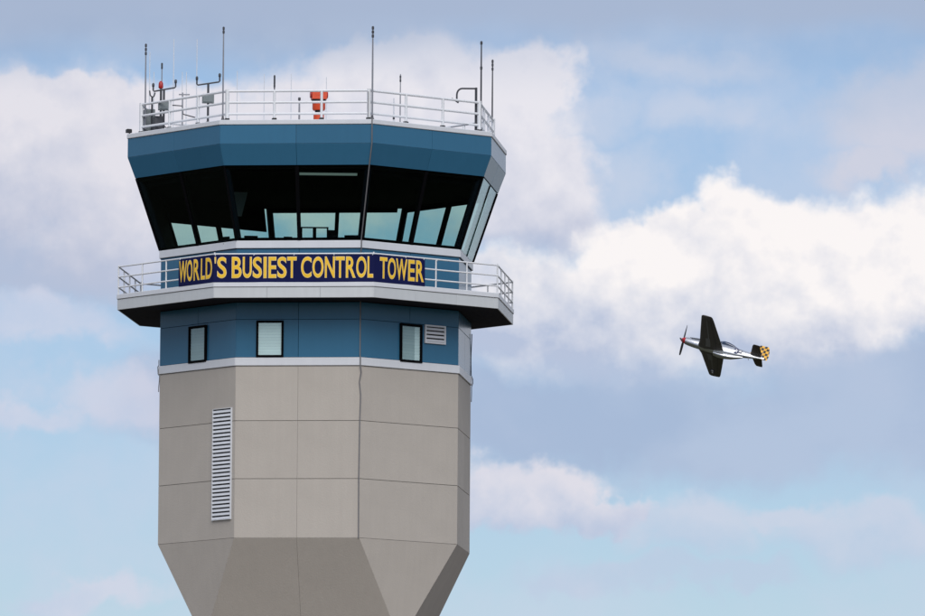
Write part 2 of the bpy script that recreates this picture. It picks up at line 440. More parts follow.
# flared section from octagon to square
b = MB(); vs = [P(RS-0.04, k, Z_TAPER+0.03) for k in range(8)] + [Q(RQ-0.04, k, Z_SQ) for k in range(4)]
fs = [tuple(range(8)), (11, 10, 9, 8)]
for j in range(4):
    # wide face between corners -1+2j and 2j ; square corners j-1 and j
    a, c = (2*j-1) % 8, (2*j) % 8
    fs += [(a, 8+(j-1) % 4, 8+j, c), (c, 8+j, (2*j+1) % 8)]
flare = b.add(vs, fs).build('flared_section', 'sealant', tower)
for j in range(4):
    A, C_ = P(RS, 2*j-1, Z_TAPER), P(RS, 2*j, Z_TAPER); E_, G_ = Q(RQ, j-1, Z_SQ), Q(RQ, j, Z_SQ)
    M1, M2 = (A+C_)/2, (E_+G_)/2
    for pts in ([E_, M2, M1, A], [M2, G_, C_, M1]):
        MB().slab(pts, 0.045, 0.0025, 0.003).build('concrete_panel', 'concrete', flare, origin=sum(pts, Vector())/4)
    pts = [G_, P(RS, 2*j+1, Z_TAPER), C_]
    MB().slab(pts, 0.045, 0.0025, 0.003).build('concrete_panel', 'concrete', flare, origin=sum(pts, Vector())/3)
# square lower shaft down to the ground
b = MB(); b.add([Q(RQ-0.04, k, 0.0) for k in range(4)] + [Q(RQ-0.04, k, Z_SQ) for k in range(4)],
    [(3, 2, 1, 0), (4, 5, 6, 7)] + [(k, (k+1) % 4, 4+(k+1) % 4, 4+k) for k in range(4)])
low = b.build('lower_shaft', 'sealant', tower)
for j in range(4):
    for r in range(6):
        z0 = 0.06 + (Z_SQ-0.06)*r/6; z1 = 0.06 + (Z_SQ-0.06)*(r+1)/6
        pts = [Q(RQ, j-1, z0), Q(RQ, j, z0), Q(RQ, j, z1), Q(RQ, j-1, z1)]
        MB().slab(pts, 0.045, 0.007, 0.008).build('concrete_panel', 'concrete', low, origin=sum(pts, Vector())/4)
apq = RQ*math.cos(R_(45))
door = MB().slab([FP(0, -0.5, apq+0.06, 0.06), FP(0, 0.5, apq+0.06, 0.06), FP(0, 0.5, apq+0.06, 2.15), FP(0, -0.5, apq+0.06, 2.15)], 0.058, 0, 0.01).build('door', 'blue_metal', tower)
MB().tube([FP(0, 0.4, apq+0.062, 1.0), FP(0, 0.4, apq+0.12, 1.0), FP(0, 0.28, apq+0.12, 1.0)], 0.012).build('handle', 'grey_metal', door)

# white band above the concrete
band = prism(RS+0.01, Z_BAND+0.01, Z_BAND2).build('band', 'white_metal', tower)
for j in range(8):
    hs = (RS+0.045)*math.sin(R_(22.5)); d = (RS+0.045)*CO
    MB().slab([FP(j, -hs, d, Z_BAND+0.004), FP(j, hs, d, Z_BAND+0.004), FP(j, hs, d, Z_BAND2), FP(j, -hs, d, Z_BAND2)], 0.04, 0.002, 0.01).build('band_strip', 'white_metal', band)
# blue collar wall under and behind the balcony
collar = prism(RS-0.03, Z_BAND2+0.004, Z_SILL0-0.004).build('collar_wall', 'black_gasket', tower)
for j in range(8):
    hs = RS*math.sin(R_(22.5)); d = RS*CO
    for (z0, z1) in ((Z_BAND2+0.006, Z_BJ), (Z_BJ, Z_SOF-0.004), (Z_FT+0.12, Z_SILL0-0.006)):
        for q in range(2):
            s0, s1 = -hs + hs*q, -hs + hs*(q+1)
            MB().slab([FP(j, s0, d, z0), FP(j, s1, d, z0), FP(j, s1, d, z1), FP(j, s0, d, z1)], 0.05, 0.005, 0.005).build('blue_panel', 'blue_metal', collar, origin=FP(j, (s0+s1)/2, d, (z0+z1)/2))

# windows in the collar wall
def window(j, x0, x1, y0, y1, fw_, label, split=None):
    d = RS*CO
    xm, ym = (x0+x1)/2, (y0+y1)/2
    s0, _ = hit_face(j, x0, ym, d+0.05); s1, _ = hit_face(j, x1, ym, d+0.05)
    _, zt = hit_face(j, xm, y0, d+0.05); _, zb = hit_face(j, xm, y1, d+0.05)
    def q(a0, a1, c0, c1, dd): return [FP(j, a0, dd, c0), FP(j, a1, dd, c0), FP(j, a1, dd, c1), FP(j, a0, dd, c1)]
    b = MB(); dd = d+0.075; th = 0.073; w = fw_
    b.slab(q(s0, s0+w, zb, zt, dd), th, 0, 0.008); b.slab(q(s1-w, s1, zb, zt, dd), th, 0, 0.008)
    b.slab(q(s0+w+.001, s1-w-.001, zb, zb+w, dd), th, 0, 0.008); b.slab(q(s0+w+.001, s1-w-.001, zt-w, zt, dd), th, 0, 0.008)
    wnd = b.build('window', 'black_gasket', tower, origin=FP(j, (s0+s1)/2, d, zb)); wnd['label'] = label
    MB().slab(q(s0+w+.002, s1-w-.002, zb+w+.002, zt-w-.002, d+0.045), 0.006).build('pane', 'window_glass', wnd)
    n = 11; zz0, zz1 = zb+w+.004, zt-w-.004
    for i in range(n):
        a, c = zz0+(zz1-zz0)*i/n, zz0+(zz1-zz0)*(i+1)/n
        e0, e1 = s0+w+.004, s1-w-.004
        bits = [(e0, e1, 'blind')] if split is None else [(e0, e0+(e1-e0)*split, 'blind_dim'), (e0+(e1-e0)*split, e1, 'blind')]
        for q0, q1, mt in bits:
            MB().slab([FP(j, q0, d+0.012, a), FP(j, q1, d+0.012, a), FP(j, q1, d+0.024, c-.004), FP(j, q0, d+0.024, c-.004)], 0.004).build('blind_slat', mt, wnd)
window(0, 256.2, 283.4, 320.5, 357.0, 0.062, 'black framed window with pale blind above the white band')
window(-1, 188.6, 206.0, 325.8, 362.6, 0.07, 'black framed window with grey blind above the white band', 0.99)
window(1, 400.4, 422.2, 324.0, 362.3, 0.07, 'black framed window with grey and pale blind beside the small louvre', 0.72)

# louvred vents
def vent(j, x0, x1, y0, y1, n, d, label, fr=0.04):
    xm, ym = (x0+x1)/2, (y0+y1)/2
    s0, _ = hit_face(j, x0, ym, d+0.04); s1, _ = hit_face(j, x1, ym, d+0.04)
    _, zt = hit_face(j, xm, y0, d+0.04); _, zb = hit_face(j, xm, y1, d+0.04)
    def q(a0, a1, c0, c1, dd): return [FP(j, a0, dd, c0), FP(j, a1, dd, c0), FP(j, a1, dd, c1), FP(j, a0, dd, c1)]
    v = MB().slab(q(s0, s1, zb, zt, d+0.012), 0.01).build('louvre_vent', 'black_metal', tower, origin=FP(j, (s0+s1)/2, d, zb)); v['label'] = label
    fb = MB()
    fb.slab(q(s0-fr, s0, zb-fr, zt+fr, d+0.06), 0.058); fb.slab(q(s1, s1+fr, zb-fr, zt+fr, d+0.06), 0.058)
    fb.slab(q(s0+.001, s1-.001, zb-fr, zb, d+0.06), 0.058); fb.slab(q(s0+.001, s1-.001, zt, zt+fr, d+0.06), 0.058)
    fb.build('vent_frame', 'white_metal', v)
    p = (zt-zb)/n
    me = None
    for i in range(n):
        z = zb + p*i
        if me is None:
            o = MB().slab([FP(j, s0+.002, d+0.058, z+0.08*p), FP(j, s1-.002, d+0.058, z+0.08*p), FP(j, s1-.002, d+0.028, z+0.70*p), FP(j, s0+.002, d+0.028, z+0.70*p)], 0.012).build('slat', 'white_metal', v, origin=FP(j, (s0+s1)/2, d, z))
            me = o.data; base = o.location.copy()
        else:
            o = bpy.data.objects.new('slat', me); COL.objects.link(o); o.parent = v; o.location = base + Vector((0, 0, p*i))
vent(-1, 212.6, 230.6, 409.0, 519.5, 28, RS*CO, 'tall narrow white louvre in the concrete wall', 0.014)
vent(1, 426.2, 444.4, 327.0, 342.2, 4, RS*CO, 'small white louvre beside a window in the blue wall', 0.05)

# balcony
bal = MB()
bal.add([P(RB-0.03, k, Z_SOF+0.02) for k in range(8)] + [P(RB-0.03, k, Z_FT+0.06) for k in range(8)] + [P(RS-0.06, k, Z_SOF+0.02) for k in range(8)] + [P(RS-0.06, k, Z_FT+0.06) for k in range(8)],
    [(k, (k+1) % 8, 8+(k+1) % 8, 8+k) for k in range(8)] + [(8+k, 8+(k+1) % 8, 24+(k+1) % 8, 24+k) for k in range(8)] + [(16+k, 16+(k+1) % 8, (k+1) % 8, k) for k in range(8)])
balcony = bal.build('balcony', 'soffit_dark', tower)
for j in range(8):
    hs = RB*math.sin(R_(22.5)); d = RB*CO
    for q in range(3):
        s0, s1 = -hs+2*hs*q/3, -hs+2*hs*(q+1)/3
        MB().slab([FP(j, s0, d, Z_SOF), FP(j, s1, d, Z_SOF), FP(j, s1, d, Z_FT-0.01), FP(j, s0, d, Z_FT-0.01)], 0.03, 0.002, 0.006).build('fascia_panel', 'fascia_metal', balcony, origin=FP(j, (s0+s1)/2, d, Z_SOF))
    h2 = (RB+0.025)*math.sin(R_(22.5)); d2 = (RB+0.025)*CO
    MB().slab([FP(j, -h2, d2, Z_FT), FP(j, h2, d2, Z_FT), FP(j, h2, d2, Z_FT+0.15), FP(j, -h2, d2, Z_FT+0.15)], 0.11, 0.001, 0.012).build('kerb', 'white_metal', balcony)
    # soffit panels
    for q in range(2):
        a0 = RS*CO; ho = (RB-0.06)*math.sin(R_(22.5)); do = (RB-0.06)*CO; hi = RS*math.sin(R_(22.5)); di = RS*CO+0.002
        f0, f1 = -1+q, q
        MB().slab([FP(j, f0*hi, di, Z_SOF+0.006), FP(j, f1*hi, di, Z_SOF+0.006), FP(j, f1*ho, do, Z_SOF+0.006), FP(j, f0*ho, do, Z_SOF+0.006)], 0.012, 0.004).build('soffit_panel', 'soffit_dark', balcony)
# railings
def railing(name, R, zb, heights, rr, rp, bays, parent, rc=None, foot=None, skip=()):
    e = empty(name, (0, 0, 0), parent)
    rc = rc or rp
    for j in range(8):
        A, B = P(R, j-1, 0), P(R, j, 0)
        for h in heights:
            z = Vector((0, 0, zb+h)); MB().tube([A+z, B+z], rr, 8).build('rail', 'rail_paint', e, True, origin=(A+B)/2+z)
        for q in range(bays):
            p = A.lerp(B, q/bays); r = rc if q == 0 else rp
            MB().tube([p+Vector((0, 0, zb)), p+Vector((0, 0, zb+max(heights)+(0.05 if q == 0 else 0)))], r, 10).build('post', 'rail_paint', e, True, origin=p+Vector((0, 0, zb)))
            if foot:
                MB().box(p+Vector((0, 0, zb+foot/2)), (foot*1.25, foot*1.25, foot), ang(j), 0.008).build('post_foot', 'black_metal', e, origin=p+Vector((0, 0, zb)))
    return e
RBR = RB-0.03
zbr = Z_FT+0.15
hb = [zat(P(RBR, 1, 0), y)-zbr for y in (265.3, 275.6, 286.0)]
railing('balcony_railing', RBR, zbr, hb, 0.025, 0.024, 4, tower)
RRR = 5.73; zrr = Z_CAP
hr = [zat(P(RRR, 0, 0), y)-zrr for y in (90.4, 101.8, 113.2)]
railing('roof_railing', RRR, zrr, hr, 0.038, 0.042, 3, tower, 0.062, 0.10)

# cab: floor, ceiling, sill, glazing
RGB = 5.09
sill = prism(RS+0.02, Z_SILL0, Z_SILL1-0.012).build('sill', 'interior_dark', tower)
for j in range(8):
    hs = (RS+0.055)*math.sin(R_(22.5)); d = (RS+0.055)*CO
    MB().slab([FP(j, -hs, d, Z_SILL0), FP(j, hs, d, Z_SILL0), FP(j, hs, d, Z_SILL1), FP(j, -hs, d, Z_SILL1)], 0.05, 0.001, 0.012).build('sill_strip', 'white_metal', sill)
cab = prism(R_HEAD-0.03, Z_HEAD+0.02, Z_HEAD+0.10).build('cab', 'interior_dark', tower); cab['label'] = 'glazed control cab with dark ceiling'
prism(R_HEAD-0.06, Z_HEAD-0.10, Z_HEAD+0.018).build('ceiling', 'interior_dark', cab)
for j in range(8):
    def G(t, f, off=0.0):
        """point on the glazing of face j: t along the width 0..1, f up the slope 0..1"""
        R = RGB + (R_HEAD-RGB)*f + off; z = Z_SILL1 + (Z_HEAD-Z_SILL1)*f
        return P(R, j-1, z).lerp(P(R, j, z), t)
    for q in range(2):
        MB().slab([G(0.5*q, 0.0), G(0.5*q+0.5, 0.0), G(0.5*q+0.5, 1.0), G(0.5*q, 1.0)], 0.012, 0.008).build('pane', 'cab_glass', cab, origin=G(0.25+0.5*q, 0.5))
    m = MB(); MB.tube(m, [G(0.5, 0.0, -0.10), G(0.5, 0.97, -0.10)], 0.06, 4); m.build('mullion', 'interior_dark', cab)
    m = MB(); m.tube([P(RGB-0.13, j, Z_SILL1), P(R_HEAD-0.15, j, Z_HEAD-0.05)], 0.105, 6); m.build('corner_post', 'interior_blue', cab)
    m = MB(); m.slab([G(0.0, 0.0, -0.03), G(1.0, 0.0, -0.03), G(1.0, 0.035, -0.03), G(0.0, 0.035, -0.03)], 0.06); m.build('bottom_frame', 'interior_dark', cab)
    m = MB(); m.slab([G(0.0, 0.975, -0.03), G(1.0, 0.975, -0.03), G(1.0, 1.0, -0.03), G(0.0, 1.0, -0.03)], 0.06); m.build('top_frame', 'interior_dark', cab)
    for t_ in (0.5,):
        m = MB(); m.slab([G(t_-0.013, 0.0, 0.022), G(t_+0.013, 0.0, 0.022), G(t_+0.013, 0.99, 0.022), G(t_-0.013, 0.99, 0.022)], 0.02); m.build('outer_mullion', 'black_gasket', cab)
    m = MB(); m.tube([P(RGB+0.004, j, Z_SILL1+0.004), P(R_HEAD+0.004, j, Z_HEAD-0.01)], 0.03, 6); m.build('corner_gasket', 'black_gasket', cab)
    # pull-down sun shades at the head of every face
    drop = {0: 0.01, 1: 0.06, 2: 0.06, 3: 0.06, 4: 0.05, 5: 0.34, 6: 0.9, 7: 0.06}[j % 8]
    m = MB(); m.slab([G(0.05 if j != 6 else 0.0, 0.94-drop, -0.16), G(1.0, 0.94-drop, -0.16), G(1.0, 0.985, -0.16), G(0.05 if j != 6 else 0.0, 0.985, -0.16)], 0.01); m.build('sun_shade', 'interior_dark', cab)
lampc = at_y(328, 169, -4.3)
MB().box((lampc.x, -4.3, Z_HEAD-0.135), (1.8, 0.16, 0.06), 0.02).build('ceiling_lamp', 'lamp_lens', cab)
# controllers' desk ring inside the sill
dk = MB()
for j in range(8):
    r0, r1 = RGB-0.15, RGB-0.85
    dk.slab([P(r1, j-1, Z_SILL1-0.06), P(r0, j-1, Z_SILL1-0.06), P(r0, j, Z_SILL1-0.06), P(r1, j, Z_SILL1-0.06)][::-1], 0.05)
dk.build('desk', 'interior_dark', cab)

# roof with blue fascia
roof = prism(R_ROOF-0.06, Z_FOLD, Z_CAP-0.02).build('roof', 'roof_deck', tower)
prism(R_HEAD-0.02, Z_HEAD+0.10, Z_FOLD+0.004, R_ROOF-0.08).build('fascia_core', 'black_gasket', roof)
RFB = R_HEAD+0.03
for j in range(8):
    for q in range(2):
        def e(R, z, t): return P(R, j-1, z).lerp(P(R, j, z), t)
        t0, t1 = 0.5*q, 0.5*q+0.5
        MB().slab([e(R_ROOF, Z_FOLD, t0), e(R_ROOF, Z_FOLD, t1), e(R_ROOF, Z_ROOF, t1), e(R_ROOF, Z_ROOF, t0)], 0.05, 0.004, 0.004).build('upper_fascia_panel', 'blue_metal', roof, origin=e(R_ROOF, Z_FOLD, (t0+t1)/2))
        MB().slab([e(RFB, Z_HEAD, t0), e(RFB, Z_HEAD, t1), e(R_ROOF, Z_FOLD, t1), e(R_ROOF, Z_FOLD, t0)], 0.045, 0.004, 0.004).build('lower_fascia_panel', 'blue_metal', roof, origin=e(RFB, Z_HEAD, (t0+t1)/2))
    rc = R_ROOF+0.03; ri = RRR-0.45
    MB().slab([P(rc, j-1, Z_ROOF+0.003), P(rc, j, Z_ROOF+0.003), P(rc, j, Z_CAP), P(rc, j-1, Z_CAP)], 0.05, 0.001, 0.015).build('roof_edge', 'white_metal', roof)
    MB().slab([P(rc-0.056, j-1, Z_CAP), P(rc-0.056, j, Z_CAP), P(ri, j, Z_CAP), P(ri, j-1, Z_CAP)], 0.018, 0.001).build('coping', 'white_metal', roof)

# ------------------------------------------------------------------ banner on the balcony railing
RBAN = RBR+0.055
zt_ = zat(P(RBAN, 0, 0), 254.2); zb_ = zat(P(RBAN, 0, 0), 281.8)
dban = RBAN*CO; hban = RBAN*math.sin(R_(22.5))
sL, _ = hit_face(-1, 178.9, 272, dban); sR, _ = hit_face(1, 425.0, 271, dban)
def rip(j, s, z):
    f = (zt_-z)/(zt_-zb_)
    w = 0.018*math.sin(s*2.3+1.1*j) + 0.008*math.sin(s*6.1 + z*3 + j)
    edge = 1.0 - (abs(s)/hban)**6 if abs(s) < hban else 0.0
    return w*(0.25+0.75*math.sin(math.pi*min(max(f, 0.0), 1.0)))*edge
bb = MB(); cols = []
for j, s0, s1, n in ((-1, sL, hban, 26), (0, -hban, hban, 48), (1, -hban, sR, 34)):
    for i in range(n+1):
        if i == 0 and j != -1: continue
        cols.append((j, s0+(s1-s0)*i/n))
nr = 9
for sgn in (0, 1):
    for j, s in cols:
        for r in range(nr):
            z = zb_+(zt_-zb_)*r/(nr-1); bb.v.append(tuple(FP(j, s, dban+rip(j, s, z)-0.004*sgn, z)))
nc = len(cols)
for i in range(nc-1):
    for r in range(nr-1):
        a = i*nr+r; c = (i+1)*nr+r
        bb.f.append((a, c, c+1, a+1)); off = nc*nr; bb.f.append((off+a, off+a+1, off+c+1, off+c))
off = nc*nr
for i in range(nc-1):
    for r, fl in ((0, False), (nr-1, True)):
        a, c = i*nr+r, (i+1)*nr+r
        q = (a, off+a, off+c, c); bb.f.append(q[::-1] if fl else q)
for i, fl in ((0, True), (nc-1, False)):
    for r in range(nr-1):
        a = i*nr+r; q = (a, off+a, off+a+1, a+1); bb.f.append(q if not fl else q[::-1])
banner = bb.build('banner', 'banner_navy', None, True, origin=FP(0, 0, dban, zb_))
tag(banner, 'navy cloth banner with yellow capitals tied along the balcony railing', 'banner')
# grommets / ties
for j, ss in ((-1, (sL+0.05,)), (0, [-hban*0.98, -hban*0.5, 0.0, hban*0.5, hban*0.98]), (1, (-hban*0.5, 0.0, sR-0.05))):
    for s in ss:
        MB().tube([FP(j, s, dban+0.012, zt_-0.03), FP(j, s, dban-0.03, zt_+0.05)], 0.010, 6).build('tie', 'white_metal', banner)
GL = {}
def glyph(ch, bold):
    key = (ch, bold)
    if key in GL: return GL[key]
    cu = bpy.data.curves.new('glyph', 'FONT'); cu.body = ch; cu.size = 1.0; cu.offset = bold; cu.resolution_u = 5; cu.fill_mode = 'FRONT'
    ob = bpy.data.objects.new('glyph', cu); COL.objects.link(ob)
    dg = bpy.context.evaluated_depsgraph_get(); dg.update()
    me = bpy.data.meshes.new_from_object(ob.evaluated_get(dg))
    vs = [(v.co.x, v.co.y) for v in me.vertices]; fs = [tuple(p.vertices) for p in me.polygons]
    bpy.data.objects.remove(ob); bpy.data.curves.remove(cu); bpy.data.meshes.remove(me)
    x0 = min(v[0] for v in vs); x1 = max(v[0] for v in vs); y0 = min(v[1] for v in vs); y1 = max(v[1] for v in vs)
    GL[key] = (vs, fs, x0, x1, y0, y1); return GL[key]
zl0 = zat(P(RBAN, 0, 0), 277.6); zl1 = zat(P(RBAN, 0, 0), 256.4)
LET = [(-1, 'W', 179.6, 187.4), (-1, 'O', 187.5, 193.2), (-1, 'R', 194.2, 200.0), (-1, 'L', 201.2, 205.0), (-1, 'D', 205.9, 212.3),
       (0, "'", 214.6, 216.0), (0, 'S', 217.3, 226.6), (0, 'B', 231.9, 241.7), (0, 'U', 242.9, 251.7), (0, 'S', 252.8, 261.8), (0, 'I', 263.6, 266.6), (0, 'E', 268.5, 276.4), (0, 'S', 277.4, 286.6), (0, 'T', 287.2, 296.6),
       (0, 'C', 301.2, 311.6), (0, 'O', 312.6, 323.6), (0, 'N', 325.0, 334.8), (0, 'T', 335.6, 344.6), (0, 'R', 346.0, 355.6), (0, 'O', 356.3, 366.4), (0, 'L', 367.6, 373.2),
       (1, 'T', 379.6, 387.0), (1, 'O', 387.5, 395.7), (1, 'W', 396.0, 407.2), (1, 'E', 408.2, 414.6), (1, 'R', 416.0, 423.6)]
for j, ch, x0, x1 in LET:
    s0, _ = hit_face(j, x0, 268, dban); s1, _ = hit_face(j, x1, 268, dban)
    a0, a1 = zl0, zl1
    if ch == "'": a0 = zl1 - 0.2
    for nm_, bold, grow, lift, mt in (('letter_outline', 0.024, 0.004, 0.012, 'letter_edge'), ('letter', 0.010, -0.009, 0.017, 'letter_yellow')):
        vs, fs, gx0, gx1, gy0, gy1 = glyph(ch, bold)
        m = MB()
        pts = []
        for (x, y) in vs:
            s = (s0-grow) + (s1-s0+2*grow)*(x-gx0)/(gx1-gx0); z = (a0-grow) + (a1-a0+2*grow)*(y-gy0)/(gy1-gy0)
            pts.append(FP(j, s, dban+rip(j, s, z)+lift, z))
        m.add(pts, fs).build(nm_, mt, banner, origin=FP(j, (s0+s1)/2, dban, a0))

# ------------------------------------------------------------------ lightning conductor
cb = MB()
kk = 0.0
def PC(R, z, o=0.0): return P(R, 0, z) + tan(0)*(-0.05+o)*0.6
pts = [PC(RRR+0.05, Z_CAP+0.9), PC(RRR+0.05, Z_CAP+0.02), PC(R_ROOF+0.05, Z_CAP+0.02), PC(R_ROOF+0.05, Z_FOLD), PC(RFB+0.04, Z_HEAD), PC(RGB+0.03, Z_SILL1+0.01), PC(RS+0.09, Z_SILL1-0.02), PC(RS+0.08, Z_SILL0-0.05), PC(RS+0.025, Z_SILL0-0.12),
       PC(RS+0.025, Z_FT+0.12), PC(RS+0.03, Z_SOF-0.05), PC(RS+0.03, Z_BAND2+0.06), PC(RS+0.08, Z_BAND2), PC(RS+0.08, Z_BAND-0.01), PC(RS+0.05, Z_BAND-0.2, 0.06), PC(RS+0.03, Z_BAND-0.5, -0.02), PC(RS+0.03, Z_BAND-0.9, 0.05), PC(RS+0.025, Z_J1, 0.02), PC(RS+0.025, Z_J2, -0.01), PC(RS+0.025, Z_TAPER)]
cb.tube(pts, 0.019, 6)
tag(cb.build('conductor_cable', 'cable_grey', None, True, origin=pts[-1]), 'thin grey lightning cable running down the tower corner', 'cable')

# slack ends of two more conductors at the far corners
for k, ya, yb, side, lb in ((2, 334, 402, 1, 'thin grey cable hanging slack at the corner beyond the small louvre'), (-2, 360, 392, -1, 'thin grey cable hanging slack at the corner beyond the tall louvre')):
    base = P(RS, k, 0); zA, zB = zat(base, ya), zat(base, yb)
    pts = []
    for i in range(19):
        t = i/18; z = zA+(zB-zA)*t
        rad = RS + (0.062 if Z_BAND-0.03 < z < Z_BAND2+0.03 else 0.018)
        pts.append(P(rad, k, z) + tan(0)*0.012*math.sin(t*7+k))
    tag(MB().tube(pts, 0.014, 6).build('conductor_cable', 'cable_grey', None, True, origin=pts[-1]), lb, 'cable')

# ------------------------------------------------------------------ antennas and instruments on the roof
def plan(x, Y):
    p = at_y(x, 110, Y); return Vector((p.x, p.y, 0))
def whip(p, y_top, r, material, label, collars=(), z0=None, group=None, tip=True, name='whip_antenna'):
    zt = zat(p, y_top); zb = Z_CAP if z0 is None else z0; r = r*0.8
    e = tag(empty(name, (p.x, p.y, zb)), label, 'antenna', group)
    q = Vector((p.x, p.y, 0))
    L = zt-zb
    MB().tube([q+Vector((0, 0, zb)), q+Vector((0, 0, zb+L*0.55)), q+Vector((0, 0, zt))], [r, r, r*0.72], 8).build('mast', material, e, True, origin=(p.x, p.y, zb))
    MB().lathe([(r*2.2, 0), (r*2.2, 0.05), (r*1.5, 0.09), (r*1.2, 0.16)], (p.x, p.y, zb), 10).build('base', 'dark_metal', e, True, origin=(p.x, p.y, zb))
    for h in collars:
        zc = zat(p, h)
        MB().lathe([(r*0.9, -0.05), (r*1.4, -0.04), (r*1.4, 0.04), (r*0.9, 0.05)], (p.x, p.y, zc), 10).build('collar', 'dark_metal', e, True, origin=(p.x, p.y, zc))
    return e
def rail_pt(k, inward=0.0, dx=0.0): return P(RRR-inward, k, 0) + Vector((dx, 0, 0))
def on_x(k, x, inw):
    p = P(RRR-inw, k, 0); q = at_y(x, 105, p.y); return Vector((q.x, p.y, 0))
whip(on_x(-1, 222.9, -0.10), 26.5, 0.030, 'grey_metal', 'tall grey whip antenna at the rail corner beside a two-pronged sensor', (28.5, 32.0))
whip(on_x(0, 372.3, -0.10), 26.0, 0.034, 'grey_metal', 'tall grey whip antenna above the lightning cable', (28, 32, 36))
whip(on_x(-2, 145.3, -0.05), 43.5, 0.030, 'grey_metal', 'grey whip antenna at the rail corner beside the dark cabinet', (45.5, 49.5, 53.5))
whip(on_x(1, 481.0, 0.10), 41.0, 0.034, 'dark_metal', 'dark whip antenna on the rail post with the gooseneck pipe', (43, 68))
whip(on_x(2, 492.3, -0.05), 59.5, 0.030, 'dark_metal', 'dark whip antenna behind the one with the gooseneck pipe', (61.5, 65, 69))
p274 = P(RRR, -1, 0).lerp(P(RRR, 0, 0), 1/3)
whip(on_x(-1, 274.3, 0.12), 75.0, 0.026, 'dark_metal', 'short dark antenna with ringed top on the front railing', (77, 80, 83, 86))
whip(plan(400.2, -2.0), 74.0, 0.024, 'grey_metal', 'short grey antenna with dark tip standing inside the railing', (77, 80.5))
whip(plan(161.5, -0.6), 63.0, 0.026, 'grey_metal', 'thin grey mast with dark head behind the red lamp', (64.5, 67.5))
GW = 'pale fibreglass whip antennas on the roof'
for x, Y, yt, lb in ((173.2, 2.5, 39, 'tall pale whip antenna rising between the two wind sensors'), (196.4, 2.5, 39, 'tall pale whip antenna behind the wind sensor beside the corner whip'),
                     (149.3, 1.0, 52, 'thin pale whip antenna close beside the grey whip above the squat cabinet'), (237.0, 1.5, 71, 'slender pale whip antenna next after the tall grey corner whip'),
                     (264.0, 1.5, 74, 'slender pale whip antenna close beside the ringed dark antenna'), (291.0, 1.5, 74, 'slender pale whip antenna close beside the short stub post'),
                     (326.2, 1.5, 77, 'short pale whip antenna behind the orange beacon'), (182.0, 3.0, 72, 'short pale whip antenna, one of a pair by the pipe stand'),
                     (186.2, 3.0, 72, 'short pale whip antenna, one of a pair by the pipe stand'), (153.6, 1.2, 72, 'short pale whip antenna behind the dark forked post')):
    whip(plan(x, Y), yt, 0.019, 'fibreglass', lb, (), None, GW)
whip(plan(393.8, -1.5), 98, 0.03, 'fibreglass', 'short pale stub beside the dark tipped antenna', (118,))
whip(plan(299.3, -3.4), 98, 0.036, 'grey_metal', 'short grey stub post behind the front railing', (99,))

# two-pronged ultrasonic wind sensors on control boxes
def sensor(x, Y, yarm, x0, x1, ytip, ybox0, ybox1, bw, tilt, label):
    p = plan(x, Y); zb = Z_CAP
    e = tag(empty('wind_sensor', (p.x, p.y, zb)), label, 'sensor', None)
    za = zat(p, yarm); q = lambda z, dx=0.0: Vector((p.x+dx, p.y, z))
    MB().tube([q(zb), q(za)], 0.034, 8).build('mast', 'dark_metal', e, True, origin=q(zb))
    l, r = plan(x0, Y).x-p.x, plan(x1, Y).x-p.x; hp = zat(p, ytip)-zat(p, yarm)
    MB().tube([q(za-tilt+hp, l), q(za-tilt+0.03, l), q(za-tilt, l+0.03), q(za, 0), q(za+tilt, r-0.03), q(za+tilt+0.03, r), q(za+tilt+hp, r)], 0.025, 8).build('fork', 'dark_metal', e, True, origin=q(za))
    for dx, dz in ((l, -tilt), (r, tilt)):
        MB().lathe([(0.03, -0.05), (0.04, -0.03), (0.04, 0.04), (0.02, 0.07)], q(za+dz+hp, dx), 10).build('transducer', 'dark_metal', e, True)
    z0, z1 = zat(p, ybox1), zat(p, ybox0)
    MB().box(q((z0+z1)/2)-Vector((0, 0.1, 0)), (bw, 0.2, z1-z0), 0.1, 0.015).build('control_box', 'box_grey', e, origin=q(z0))
    MB().box(q((z0+z1)/2+0.001)-Vector((0, 0.21, 0)), (bw*0.8, 0.02, (z1-z0)*0.8), 0.1).build('box_door', 'box_grey', e, origin=q(z0))
    MB().tube([q(zb-0.001, -0.22), q(zb+0.25), q(zb-0.001, 0.22)], 0.02, 6).build('brace', 'dark_metal', e)
    return e
sensor(208.0, -3.2, 83.5, 196.6, 219.4, 77, 94.5, 103.5, 0.36, 0.05, 'two-pronged dark wind sensor on a grey box beside the tall corner whip')
sensor(163.8, -2.0, 89.5, 153.0, 175.4, 83.5, 101.5, 110.5, 0.34, 0.06, 'two-pronged dark wind sensor beside the red lamp')
# obstruction light
p = plan(160.6, -1.6); e = tag(empty('obstruction_light', (p.x, p.y, Z_CAP)), 'small red obstruction lamp on a dark pole among the antennas', 'lamp')
zl = zat(p, 88.5)
MB().tube([(p.x, p.y, Z_CAP), (p.x, p.y, zl)], 0.03, 8).build('pole', 'dark_metal', e, True)
MB().lathe([(0.06, 0), (0.075, 0.03), (0.075, 0.08), (0.07, 0.17), (0.04, 0.22), (0.015, 0.235)], (p.x, p.y, zl), 14).build('lens', 'red_lamp', e, True)
